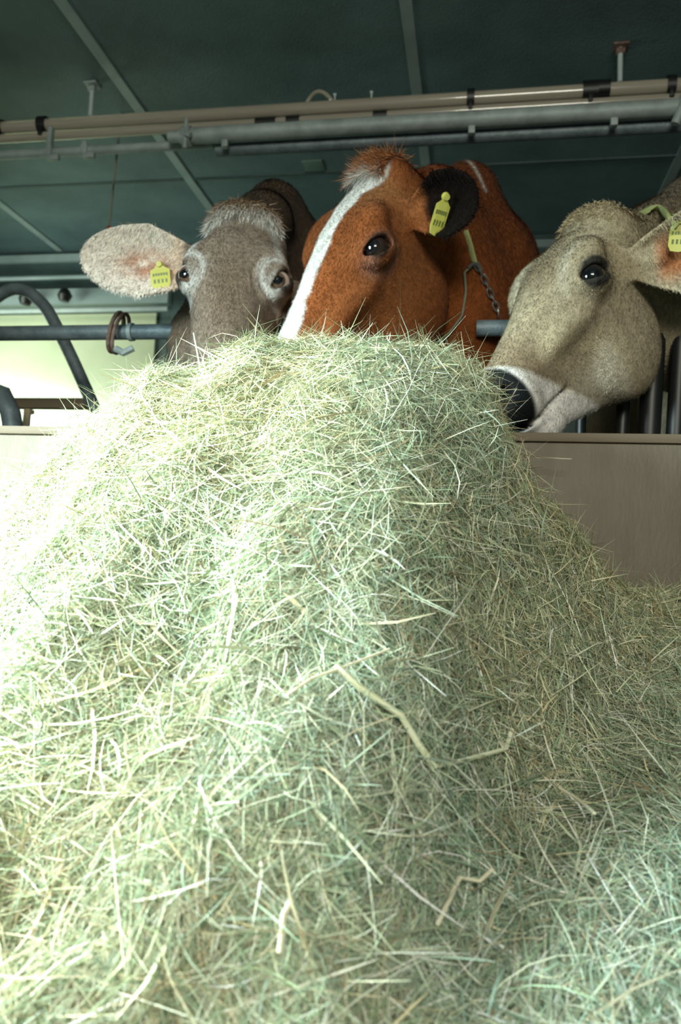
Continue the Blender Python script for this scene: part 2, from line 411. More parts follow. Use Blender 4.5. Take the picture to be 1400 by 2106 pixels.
def ear_sdf(x, y, z, base, axis, normal, L, W, s, t=.0055):
    """cupped leaf; base/axis/normal in head-local coordinates"""
    e = np.asarray(axis, float); e = e / np.linalg.norm(e)
    n = np.asarray(normal, float); n = n - e * (n @ e); n /= np.linalg.norm(n); q = np.cross(n, e)
    X = x - base[0]; Y = y - base[1]; Z = z - base[2]
    a = X * e[0] + Y * e[1] + Z * e[2]; bq = X * q[0] + Y * q[1] + Z * q[2]; c = X * n[0] + Y * n[1] + Z * n[2]
    u = np.clip(a / L, 0, 1)
    w = W * (.36 + .64 * np.clip(u / .45, 0, 1) ** .8) * np.sqrt(np.clip(1 - np.clip((u - .42) / .58, 0, 1) ** 2.3, 0, 1)) + .001
    cup = .034 * (bq / W) ** 2 * (1.5 - u) - .028 * np.sin(math.pi * u) * .7
    d = smax(np.abs(c - cup) * .85 - t * (1.25 - .4 * u), np.abs(bq) - w, .006)
    d = np.maximum(d, np.maximum(-a - .01, a - L))
    st = cap(a, bq, c, (-.03, 0, -.006), (.045, 0, -.010), .024, .016)
    return smin(d, st, .014)

EC0 = (.090, 0, -.022); EA0 = math.radians(32)      # eye centre and the outward tilt of its opening
def head_sdf(x, y, z, P):
    yc = np.clip(y, YS[0], YS[-1])
    idx = (yc - YS[0]) / (YS[1] - YS[0]); i0 = np.clip(idx.astype(np.int32), 0, len(YS) - 2); fr = (idx - i0).astype(np.float32)
    def I(T): T = T.astype(np.float32); return T[i0] * (1 - fr) + T[i0 + 1] * fr
    jd = P.get('jaw', 1.)
    tp = I(TOP); bt = I(BOT * jd); wu = I(WU * P.get('wide', 1.)); wl = I(WL)
    c = (tp + bt) / 2; h = (tp - bt) / 2; s = (z - c) / h
    wgt = np.clip((s + .45) / 1.0, 0, 1); wgt = wgt * wgt * (3 - 2 * wgt)
    wd = wl + (wu - wl) * wgt
    ax = np.abs(x)
    p = 2.5
    f = ((ax / wd) ** p + np.abs(s) ** p) ** (1 / p) - 1
    d = f * np.minimum(wd, h) * .95
    cy = np.maximum(-.198 - y, y - .33)
    d = smax(d, cy, .035)
    # orbit bulge, brow, cheek, poll, muzzle, lips
    d = smin(d, ell(ax, y, z, (.078, -.005, -.022), (.034, .046, .036)), .028)
    d = smin(d, ell(ax, y, z, (.066, -.040, .006), (.030, .040, .022)), .025)
    d = smin(d, ell(ax, y, z, (.046, -.005, -.175), (.036, .100, .092)), .035)
    d = smin(d, ell(ax, y, z, (0, -.172, .004), (.066, .034, .036)), .03)
    d = smin(d, ell(ax, y, z, (0, .292, -.078), (.066, .046, .056)), .03)
    d = smin(d, ell(ax, y, z, (.030, .300, -.062), (.030, .034, .034)), .02)
    d = smin(d, ell(ax, y, z, (0, .262, -.164), (.038, .050, .030)), .02)
    d = smin(d, cap(ax, y, z, (.062, .05, -.055), (.048, .16, -.06), .018, .012), .03)   # facial crest
    # hollows: in front of eye, behind the orbit, mouth line
    d = smax(d, -ell(ax, y, z, (.108, .075, -.028), (.024, .050, .022)), .03)
    d = smax(d, -ell(ax, y, z, (.112, -.075, -.045), (.018, .030, .032)), .025)
    mo = np.maximum(np.abs(z + .124 + .10 * (.33 - y) * 0 + (.30 - y) * .12) - .0028, .175 - y)
    mo = np.maximum(mo, .030 - ax * 1.2 - .02)
    d = smax(d, -mo, .012)
    # eye: lid swelling then the opening
    EC, ea = P.get('EC', EC0), P.get('EA', EA0); ca, sa_ = math.cos(ea), math.sin(ea)
    xo = (ax - EC[0]) * ca + (z - EC[2]) * sa_; zz = -(ax - EC[0]) * sa_ + (z - EC[2]) * ca; yy = y - EC[1]
    d = smin(d, ell(xo, yy, zz, (.001, 0, 0), (.027, .033, .028)), .014)
    rr = np.sqrt(yy ** 2 + zz ** 2)
    # skin folds round the eye
    m = np.exp(-((rr - .045) / .018) ** 2) * np.clip(xo * 30 + 1, 0, 1)
    d = d + P.get('wrinkle', .0012) * m * np.sin(rr * 2 * math.pi / .0135)
    op = np.sqrt((yy / .0265) ** 2 + ((zz - yy * .42) / .0150) ** 2) - 1
    op = np.maximum(op * .0145, -xo - .002)
    d = smax(d, -op, .005)
    d = smax(d, -(np.sqrt(xo ** 2 + yy ** 2 + zz ** 2) - .0250), .002)
    # nostril
    no = ell(ax, y, z, (.040, .330, -.052), (.010, .024, .016))
    no = smin(no, ell(ax, y, z, (.050, .318, -.040), (.010, .010, .012)), .01)
    d = smax(d, -no, .008)
    return d

def surface_nets(F, ax):
    S = F < 0
    nx, ny, nz = F.shape
    cnt = np.zeros((nx - 1, ny - 1, nz - 1), np.int8)
    for a in (0, 1):
        for b_ in (0, 1):
            for c in (0, 1):
                cnt += S[a:nx - 1 + a, b_:ny - 1 + b_, c:nz - 1 + c]
    act = (cnt > 0) & (cnt < 8)
    I = np.argwhere(act); N = len(I)
    idm = np.full(act.shape, -1, np.int32); idm[act] = np.arange(N)
    acc = np.zeros((N, 3)); num = np.zeros(N)
    i, j, k = I.T
    cs = [(a, b_, c) for a in (0, 1) for b_ in (0, 1) for c in (0, 1)]
    X = [np.asarray(a) for a in ax]
    for p_ in cs:
        for d in range(3):
            if p_[d]: continue
            q_ = list(p_); q_[d] = 1
            f0 = F[i + p_[0], j + p_[1], k + p_[2]]; f1 = F[i + q_[0], j + q_[1], k + q_[2]]
            m = (f0 < 0) != (f1 < 0); t = f0[m] / (f0[m] - f1[m] + 1e-20)
            a0 = np.stack([X[0][i[m] + p_[0]], X[1][j[m] + p_[1]], X[2][k[m] + p_[2]]], 1)
            a1 = np.stack([X[0][i[m] + q_[0]], X[1][j[m] + q_[1]], X[2][k[m] + q_[2]]], 1)
            acc[m] += a0 + (a1 - a0) * t[:, None]; num[m] += 1
    V = acc / num[:, None]
    Q = []
    for d in range(3):
        sl0 = [slice(1, -1)] * 3; sl1 = [slice(1, -1)] * 3
        sl0[d] = slice(0, -1); sl1[d] = slice(1, None)
        a = S[tuple(sl0)]; b_ = S[tuple(sl1)]
        E = np.argwhere(a != b_); flip = a[tuple(E.T)]
        off = np.ones(3, int); off[d] = 0; E = E + off          # grid index of lower edge vertex
        u, v = (d + 1) % 3, (d + 2) % 3
        def cell(du, dv):
            c = E.copy(); c[:, u] += du; c[:, v] += dv; return idm[tuple(c.T)]
        q4 = np.stack([cell(-1, -1), cell(0, -1), cell(0, 0), cell(-1, 0)], 1)
        q4[~flip] = q4[~flip][:, ::-1]; Q.append(q4)
    Q = np.concatenate(Q); Q = Q[(Q >= 0).all(1)]
    return V, Q

def axis_grid(lo, hi, flo, fhi, fine, coarse):
    g = [flo]
    st = fine
    while g[0] > lo:
        st = min(st * 1.25, coarse); g.insert(0, g[0] - st)
    m = list(np.arange(flo + fine, fhi, fine)); g += m; st = fine
    while g[-1] < hi:
        st = min(st * 1.25, coarse); g.append(g[-1] + st)
    return np.array(g, np.float64)

def vnormals(V, Q):
    n = np.cross(V[Q[:, 2]] - V[Q[:, 0]], V[Q[:, 3]] - V[Q[:, 1]])
    N = np.zeros_like(V)
    for k in range(4): np.add.at(N, Q[:, k], n)
    return N / (np.linalg.norm(N, axis=1)[:, None] + 1e-12), n

def rodr(f, u):
    f = np.array(f, float); f /= np.linalg.norm(f); u = np.array(u, float); u -= f * (u @ f); u /= np.linalg.norm(u)
    return np.stack([np.cross(f, u), f, u], 1)      # columns: right, forward(nose), up(dorsal)

FINE = .0048 if not DEV else .0065
def make_cow(P):
    s = P['s']; R = rodr(P['f'], P['u']); T = np.array(P['T'], float)
    hw = lambda l: R @ (np.array(l, float) * s) + T                 # head-local -> world
    W = np.array(P['withers'], float); gz = .15
    sgn = P.get('lean', 0.)
    # fine box round the head and ears
    pts = np.array([hw(l) for l in [(.12, -.2, .05), (-.12, -.2, .05), (0, .34, 0), (0, .34, -.14), (0, -.05, -.25), (.1, 0, 0), (-.1, 0, 0)] +
                    [np.array(e['base']) + np.array(e['axis']) / np.linalg.norm(e['axis']) * e['L'] for e in P['ears']]])
    lo = pts.min(0) - .045; hi = pts.max(0) + .045
    bx = W[0]
    AX = [axis_grid(min(lo[0], bx - .42), max(hi[0], bx + .42), lo[0], hi[0], FINE, .028),
          axis_grid(lo[1] - .02, W[1] + 1.95, lo[1], hi[1], FINE, .034),
          axis_grid(gz - .03, max(hi[2], W[2]) + .06, lo[2], hi[2], FINE, .028)]
    X, Y, Z = np.meshgrid(*[a.astype(np.float32) for a in AX], indexing='ij', sparse=True)
    # body
    w = W; top = w[2]
    F = cap(X, Y, Z, (bx, w[1] + .02, top - .055), (bx, w[1] + .55, top - .10), .05, .07)
    F = smin(F, ell(X, Y, Z, (bx, w[1] + .74, top - .46), (.275, .88, .36)), .12)
    F = smin(F, ell(X, Y, Z, (bx, w[1] + .26, top - .41), (.225, .32, .32)), .12)
    F = smin(F, ell(X, Y, Z, (bx, w[1] + 1.35, top - .30), (.27, .40, .27)), .12)
    for q in (-1, 1):
        F = smin(F, ell(X, Y, Z, (bx + q * .14, w[1] + .20, top - .38), (.09, .17, .30)), .08)
        F = smin(F, cap(X, Y, Z, (bx + q * .16, w[1] + .2, top - .65), (bx + q * .15, w[1] + .19, gz + .42), .095, .055), .06)
        F = smin(F, cap(X, Y, Z, (bx + q * .15, w[1] + .19, gz + .42), (bx + q * .15, w[1] + .2, gz + .10), .052, .042), .03)
        F = smin(F, cap(X, Y, Z, (bx + q * .15, w[1] + .18, gz + .09), (bx + q * .15, w[1] + .15, gz + .045), .052, .058), .02)
        F = smin(F, cap(X, Y, Z, (bx + q * .19, w[1] + 1.4, top - .5), (bx + q * .2, w[1] + 1.25, gz + .62), .17, .10), .08)
        F = smin(F, cap(X, Y, Z, (bx + q * .2, w[1] + 1.25, gz + .62), (bx + q * .19, w[1] + 1.55, gz + .48), .09, .055), .05)
        F = smin(F, cap(X, Y, Z, (bx + q * .19, w[1] + 1.55, gz + .48), (bx + q * .19, w[1] + 1.48, gz + .06), .052, .045), .03)
    # neck
    nk = P.get('neck', 1.)
    A = hw((0, -.155, -.055)); B = hw((0, -.135, -.115)); mid = (A + W) / 2 + np.array(P.get('neck_off', (0, 0, -.035)))
    Cc = np.array([bx, w[1] + .14, top - .42])
    N = cap(X, Y, Z, A, mid, .052 * nk, .070 * nk); N = smin(N, cap(X, Y, Z, mid, W + np.array([0, .0, -.07]), .066 * nk, .068), .06)
    mid2 = (B + Cc) / 2 + np.array(P.get('throat_off', (0, 0, 0)))
    N = smin(N, cap(X, Y, Z, B, mid2, .060 * nk, .115 * nk), .09); N = smin(N, cap(X, Y, Z, mid2, Cc, .115 * nk, .17), .09)
    m3 = (mid + mid2) / 2; N = smin(N, cap(X, Y, Z, (A + B) / 2, m3, .07 * nk, .11 * nk), .08)
    N = smin(N, cap(X, Y, Z, m3, (W + Cc) / 2, .10 * nk, .15), .08)
    F = smin(F, N, .10)
    # head in its block
    sl = [slice(max(np.searchsorted(a, l) - 3, 0), np.searchsorted(a, h) + 3) for a, l, h in zip(AX, lo, hi)]
    Xh = X[sl[0], :, :]; Yh = Y[:, sl[1], :]; Zh = Z[:, :, sl[2]]
    D = [Xh - T[0], Yh - T[1], Zh - T[2]]
    l = [((D[0] * R[0, k] + D[1] * R[1, k] + D[2] * R[2, k]) / s).astype(np.float32) for k in range(3)]
    yl = P.get('ylen', 1.); pl_ = P.get('plen', 1.); ly = np.where(l[1] > 0, l[1] / yl, l[1] / pl_).astype(np.float32)
    hd = head_sdf(l[0], ly, l[2], P)
    for e in P['ears']:
        hd = smin(hd, ear_sdf(l[0], l[1], l[2], e['base'], e['axis'], e['normal'], e['L'], e['W'], s).astype(np.float32), .018)
    for e in P['ears']: e['yl'], e['pl'] = yl, pl_
    Fh = F[tuple(sl)]
    # keep the neck out of the face: blend only behind the eyes
    kb = .02 + .04 * sst(-l[1], .13, .19); blend = smin(hd * s, Fh, kb.astype(np.float32))
    F[tuple(sl)] = blend
    V, Q = surface_nets(F, AX)
    Nn, fn = vnormals(V, Q)
    loc = ((V - T) @ R) / s
    loc[:, 1] = np.where(loc[:, 1] > 0, loc[:, 1] / yl, loc[:, 1] / pl_)
    C = P['coat'](V, loc, hd)
    return V, Q, Nn, fn, loc, C, hw, R, s

def fur(V, Q, N, fn, C, loc, mask_fn, n, length, width, flow, seed, lift=.35, jit=.25):
    r = np.random.default_rng(seed)
    area_ = np.linalg.norm(fn, axis=1); ctr = V[Q].mean(1); w_ = area_ * mask_fn(ctr, loc[Q].mean(1), fn / (area_[:, None] + 1e-12))
    pr = w_ / w_.sum(); f = r.choice(len(Q), n, p=pr)
    a, b_ = r.random(n)[:, None], r.random(n)[:, None]
    def bl(A): q = A[Q[f]]; return (q[:, 0] * (1 - a) + q[:, 1] * a) * (1 - b_) + (q[:, 3] * (1 - a) + q[:, 2] * a) * b_
    p = bl(V); nn = bl(N); nn /= np.linalg.norm(nn, axis=1)[:, None] + 1e-9; cc = bl(C); lo_ = bl(loc)
    d = flow(p, lo_); d = d + r.normal(0, jit, (n, 3)); d -= nn * (d * nn).sum(1)[:, None]; d /= np.linalg.norm(d, axis=1)[:, None] + 1e-9
    L = length(p, lo_) if callable(length) else length
    L = L * r.uniform(.6, 1.3, n)
    lf = lift * r.uniform(.3, 1.7, n)[:, None]
    side = np.cross(d, nn); side /= np.linalg.norm(side, axis=1)[:, None] + 1e-9
    wd = width * r.uniform(.6, 1.3, n)[:, None]
    p0 = p - nn * .001; p1 = p + (d * .5 + nn * lf * .6) * L[:, None]; p2 = p + (d * 1.0 + nn * lf * .8) * L[:, None]
    VV = np.stack([p0 - side * wd, p0 + side * wd, p1 + side * wd * .8, p1 - side * wd * .8, p2], 1).reshape(-1, 3)
    o = np.arange(n)[:, None] * 5
    q = np.array([[0, 1, 2, 3]]) + o; t = np.array([[3, 2, 4]]) + o
    br = r.normal(1, .20, (n, 1)); CCc = np.repeat(np.clip(cc * br, 0, 1), 5, 0)
    return VV, q, t, CCc

def clumps(roots, dirs, N_, L, seed, width=.0009, gravity=.3, spread=.25, base_c=(.3, .2, .1), cvar=.12, seg=5):
    """tufts of long hair: strands from given roots"""
    r = np.random.default_rng(seed); n = len(roots)
    d = dirs + r.normal(0, spread, (n, 3)); d /= np.linalg.norm(d, axis=1)[:, None]
    Ls = L * r.uniform(.5, 1.2, n); t = np.linspace(0, 1, seg)
    curl = r.normal(0, .28, (n, 3))
    P_ = roots[:, None] + d[:, None] * (t[None, :, None] * Ls[:, None, None]) + (curl[:, None] + np.array([0, 0, -gravity])) * (t[None, :, None] ** 2 * Ls[:, None, None])
    sd = np.cross(d, r.normal(0, 1, (n, 3))); sd /= np.linalg.norm(sd, axis=1)[:, None]
    wv = (1 - t ** 2 * .9) * width
    VV = np.stack([P_ - sd[:, None] * wv[None, :, None], P_ + sd[:, None] * wv[None, :, None]], 2).reshape(-1, 3)
    q = []
    for k in range(seg - 1): q.append(np.array([[2 * k, 2 * k + 1, 2 * k + 3, 2 * k + 2]]) + (np.arange(n) * seg * 2)[:, None])
    cc = np.clip(np.asarray(base_c) * r.normal(1, cvar, (n, 1)), 0, 1) if np.ndim(base_c) == 1 else np.clip(base_c * r.normal(1, cvar, (n, 1)), 0, 1)
    return VV, np.concatenate(q), np.repeat(cc, seg * 2, 0)

def sst(x, a, b_):
    t = np.clip((x - a) / (b_ - a), 0, 1); return t * t * (3 - 2 * t)
def lerp(A, B, t): return A + (np.asarray(B) - A) * t[:, None]

def ear_local(loc, e):
    ax_ = np.array(e['axis'], float); ax_ /= np.linalg.norm(ax_)
    n = np.array(e['normal'], float); n -= ax_ * (n @ ax_); n /= np.linalg.norm(n); q = np.cross(n, ax_)
    loc = loc.copy(); loc[:, 1] *= np.where(loc[:, 1] > 0, e.get('yl', 1.), e.get('pl', 1.))
    D = loc - np.array(e['base']); return D @ ax_, D @ q, D @ n
def in_ear(loc, e, m=.035): 
    a, bq, c = ear_local(loc, e); return sst(a, m, m + .02) * (np.abs(bq) < e['W'] * 1.15) * (a < e['L'] * 1.1) * (np.abs(c) < .07)

def coat_common(V, loc, base, eye_c, P, muzzle=True):
    x, y, z = loc.T; ax = np.abs(x)
    C = np.tile(np.array(base, float), (len(V), 1))
    return C, x, y, z, ax

def dark_eye(P, C, ax, y, z, c=(.02, .016, .014), r=.026):
    EC = P.get('EC', EC0)
    d = np.sqrt((y / 1.25) ** 2 + (z - EC[2] - .010) ** 2 + ((ax - EC[0] - .018) ** 2))
    return lerp(C, c, (1 - sst(d, r * .72, r)) * (ax > .05))

def coat_grey(V, loc, hd):
    P = COW1; x, y, z = loc.T; ax = np.abs(x)
    n = vnoise(loc[:, 0] * 22, loc[:, 1] * 14, loc[:, 2] * 22); n2 = vnoise(loc[:, 0] * 60 + 9, loc[:, 1] * 40, loc[:, 2] * 60)
    C = np.tile(np.array([.200, .155, .118]), (len(V), 1))
    C *= (1 + .12 * n + .08 * n2)[:, None]
    bd = sst(y, -.28, -.19) # behind the poll: browner dark neck
    C = lerp(C, np.array([.085, .060, .042]) * (1 + .2 * n)[:, None], 1 - bd)
    C = lerp(C, (.11, .075, .05), sst(-z, .12, .30) * (y < 0) * .6)
    C = lerp(C, (.28, .18, .10), np.exp(-((y + .185) / .028) ** 2) * (ax < .09) * .85)            # tan crown
    C = lerp(C, (.62, .62, .58), np.clip(np.exp(-((y + .150) / .020) ** 2 - ((ax - .055) / .030) ** 2) * .9, 0, 1))   # pale fringe below it
    tt = np.clip((y + .145) / .11, 0, 1); C = lerp(C, (.60, .61, .58), np.exp(-((ax - (.060 + .034 * tt)) / .0085) ** 2) * (y > -.16) * (y < -.03) * .85)   # pale streak to the eye
    C = lerp(C, (.52, .51, .48), np.exp(-((np.hypot(y - .002, (ax - .090)) - .034) / .008) ** 2) * (ax < .092) * .7)   # pale ring inside the eye
    C = lerp(C, (.42, .42, .40), np.exp(-((y - .022) / .022) ** 2 - ((ax - .090) / .022) ** 2) * .7)
    C = lerp(C, (.115, .078, .052), np.exp(-((y - .06) / .085) ** 2 - (x / .042) ** 2) * .85)  # dark centre of the nose
    C = lerp(C, (.105, .075, .055), sst(y, .10, .22) * .6)
    C = lerp(C, (.50, .48, .45), sst(y, .235, .26)); C = lerp(C, (.02, .02, .02), sst(y, .285, .30))
    C = dark_eye(P, C, ax, y, z, (.035, .028, .024), .027)
    for e in P['ears']:
        m = in_ear(loc, e); a, bq, c = ear_local(loc, e)
        C = lerp(C, (.76, .69, .61), m)
        u = a / e['L']; cup = .034 * (bq / e['W']) ** 2 * (1.5 - u) - .0196 * np.sin(math.pi * np.clip(u, 0, 1))
        inner = m * (c > cup) * np.exp(-((u - .45) / .24) ** 2 - ((bq - .002) / .034) ** 2)
        C = lerp(C, (.42, .17, .08), np.clip(inner * (vnoise(a * 45, bq * 70) * .6 + .65), 0, 1))
        C = lerp(C, (.50, .30, .15), np.exp(-((u - .15) / .12) ** 2) * m * (c > cup) * .6)
    return np.clip(C, 0, 1)

def coat_red(V, loc, hd):
    P = COW2; x, y, z = loc.T; ax = np.abs(x)
    n = vnoise(loc[:, 0] * 14, loc[:, 1] * 10, loc[:, 2] * 14); n2 = vnoise(loc[:, 0] * 70 + 9, loc[:, 1] * 50, loc[:, 2] * 70)
    C = np.tile(np.array([.24, .072, .020]), (len(V), 1)) * (1 + .14 * n + .08 * n2)[:, None]
    C = lerp(C, (.28, .125, .05), np.exp(-((y + .02) / .16) ** 2 - ((z + .11) / .09) ** 2) * .45)
    C = lerp(C, (.28, .16, .07), np.exp(-((y + .11) / .05) ** 2 - ((ax - .05) / .04) ** 2) * (z > -.05) * .5)
    C = lerp(C, (.34, .17, .12), np.exp(-((np.sqrt(y ** 2 + (z + .034) ** 2) - .030) / .012) ** 2) * (ax > .05) * .7)
    # white blaze down the middle of the face, wider on the forehead
    xc = .0 + .004 * vnoise(y * 25, 3.3)
    wv = .021 + .028 * np.exp(-((y + .165) / .07) ** 2) + .006 * sst(y, .08, .25) + .0035 * vnoise(y * 45, loc[:, 2] * 20) + .0025 * n2
    m = (1 - sst(np.abs(x - xc), wv - .004, wv + .004)) * (z > -.045) * sst(y, -.180, -.160)
    C = lerp(C, (.74, .74, .71), m)
    C = lerp(C, (.35, .22, .2), sst(y, .285, .30))
    C = lerp(C, (.10, .035, .018), sst(-y, .30, .46) * .55)
    C = lerp(C, (.70, .66, .60), np.exp(-((V[:, 0] - P['withers'][0] - (P['withers'][2] + .01 - V[:, 2]) * .45) / .006) ** 2) * (V[:, 2] > 1.50) * (V[:, 1] > 1.98) * .8)   # rim light along the crest, painted into the coat
    C = dark_eye(P, C, ax, y, z, (.04, .022, .016), .024)
    for e in P['ears']:
        m = in_ear(loc, e, .02); a, bq, c = ear_local(loc, e); u = a / e['L']
        cup = .034 * (bq / e['W']) ** 2 * (1.5 - u) - .0196 * np.sin(math.pi * np.clip(u, 0, 1))
        C = lerp(C, (.007, .004, .003), m * (c > cup - .006)); C = lerp(C, (.10, .035, .015), m * (c <= cup - .006))
    return np.clip(C, 0, 1)

def coat_fawn(V, loc, hd):
    P = COW3; x, y, z = loc.T; ax = np.abs(x)
    n = vnoise(loc[:, 0] * 16, loc[:, 1] * 11, loc[:, 2] * 16); n2 = vnoise(loc[:, 0] * 70 + 9, loc[:, 1] * 50, loc[:, 2] * 70)
    C = np.tile(np.array([.37, .315, .21]), (len(V), 1)) * (1 + .10 * n + .06 * n2)[:, None]
    C = lerp(C, (.20, .155, .095), np.exp(-((y - .01) / .07) ** 2 - (x / .075) ** 2) * (z > -.03) * .75)     # darker forehead
    C = lerp(C, (.48, .44, .34), np.exp(-((ax - .062) / .012) ** 2 - ((y + .01) / .09) ** 2) * (z > -.02) * .7)   # pale brow ridge
    C = lerp(C, (.22, .17, .11), np.exp(-((y - .04) / .035) ** 2 - ((z + .055) / .02) ** 2) * (ax > .05) * .6)
    C = lerp(C, (.46, .40, .29), np.exp(-((y + .02) / .13) ** 2 - ((z + .15) / .07) ** 2) * .5)
    C = lerp(C, (.22, .155, .095), sst(y, .15, .23) * .65)
    C = lerp(C, (.15, .10, .06), np.exp(-((y - .235) / .02) ** 2 - ((z + .105) / .03) ** 2) * .5)
    C = lerp(C, (.45, .41, .32), sst(-z, .10, .16) * (y > .05) * .7)
    ring = sst(y - (.262 + .75 * (z + .02)), 0, .018)
    C = lerp(C, (.84, .82, .78), ring)
    C = lerp(C, (.008, .009, .010), sst(y + .25 * (z + .06), .284, .298) * (z > -.130))
    C = lerp(C, (.16, .125, .085), sst(-y, .21, .30) * .85 * sst(z, -.30, -.12))
    C = dark_eye(P, C, ax, y, z, (.03, .028, .024), .033)
    for e in P['ears']:
        m = in_ear(loc, e, .03); a, bq, c = ear_local(loc, e); u = a / e['L']
        cup = .034 * (bq / e['W']) ** 2 * (1.5 - u) - .0196 * np.sin(math.pi * np.clip(u, 0, 1))
        C = lerp(C, (.46, .40, .28), m); C = lerp(C, (.38, .14, .05), m * (c > cup) * np.exp(-((u - .5) / .36) ** 4 - (bq / .042) ** 4) * .95)
    return np.clip(C, 0, 1)

def to_local(P, d):   # world direction -> head-local
    return (rodr(P['f'], P['u']).T @ np.array(d, float)).tolist()

COW1 = dict(tw=.088, plen=.86, EC=(.086, 0, -.008), EA=math.radians(50), s=1.22, T=(-.590, 1.70, 1.138), f=(.00, -.34, -.94), u=(.13, -.93, .2), withers=(-.635, 2.16, 1.60), coat=coat_grey, tuft=(0, 1.0, .05), throat_off=(-.13, -.04, -.13), wrinkle=.0018, wide=1.08)
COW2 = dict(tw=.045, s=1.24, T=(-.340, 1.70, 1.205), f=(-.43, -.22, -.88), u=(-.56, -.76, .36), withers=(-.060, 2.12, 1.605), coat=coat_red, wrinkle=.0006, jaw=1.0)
COW3 = dict(s=1.20, ylen=.80, T=(.135, 1.70, 1.105), f=(-.50, -.38, -.78), u=(-.62, -.50, .60), withers=(.78, 2.25, 1.57), coat=coat_fawn, wrinkle=.0010, jaw=1.0, neck_off=(0, 0, .03), neck=1.12, throat_off=(-.06, -.10, -.05))
COW1['ears'] = [dict(base=(.084, -.070, -.065), axis=to_local(COW1, (-1, -.12, .10)), normal=to_local(COW1, (.2, -1, -.10)), L=.262, W=.074),
                dict(base=(-.086, -.050, -.085), axis=to_local(COW1, (.8, .1, -.65)), normal=to_local(COW1, (.2, -1, -.2)), L=.17, W=.055)]
COW2['ears'] = [dict(base=(-.082, -.115, -.055), axis=to_local(COW2, (.80, -.45, .06)), normal=to_local(COW2, (-.35, -1, -.35)), L=.135, W=.058),
                dict(base=(.078, -.150, -.050), axis=to_local(COW2, (-.5, .75, -.1)), normal=to_local(COW2, (-.7, -.5, -.2)), L=.16, W=.055)]
COW3['ears'] = [dict(base=(-.086, -.105, -.070), axis=to_local(COW3, (.97, -.25, .10)), normal=to_local(COW3, (.0, -1, -.30)), L=.19, W=.070),
                dict(base=(.080, -.135, -.055), axis=to_local(COW3, (-.45, .85, .1)), normal=to_local(COW3, (-.7, -.5, -.2)), L=.16, W=.055)]

def uv_ball(c, r, gaze, parent, name, iris, white, mat, pup=.30, iri=.62, nu=28, nv=20):
    g = np.array(gaze, float); g /= np.linalg.norm(g); a = np.cross(g, [0, 0, 1.]); a /= np.linalg.norm(a); b_ = np.cross(a, g)
    V = []; C = []
    for i in range(nv + 1):
        th = math.pi * i / nv
        for j in range(nu):
            ph = 2 * math.pi * j / nu
            V.append(c + r * (g * math.cos(th) * (1.06 if th < .7 else 1.0) + a * math.sin(th) * math.cos(ph) + b_ * math.sin(th) * math.sin(ph)))
            hx = abs(math.sin(th) * math.cos(ph)) / .50; vz = abs(math.sin(th) * math.sin(ph)) / .38
            C.append((.003, .004, .005) if (hx ** 2 + vz ** 2 < 1 and th < 1.2) else iris if th < iri * 1.25 else white)
    Q = [(i * nu + j, i * nu + (j + 1) % nu, (i + 1) * nu + (j + 1) % nu, (i + 1) * nu + j) for i in range(nv) for j in range(nu)]
    return mesh_np(name, V, quads=Q, colors=np.array(C), mat=mat, parent=parent)

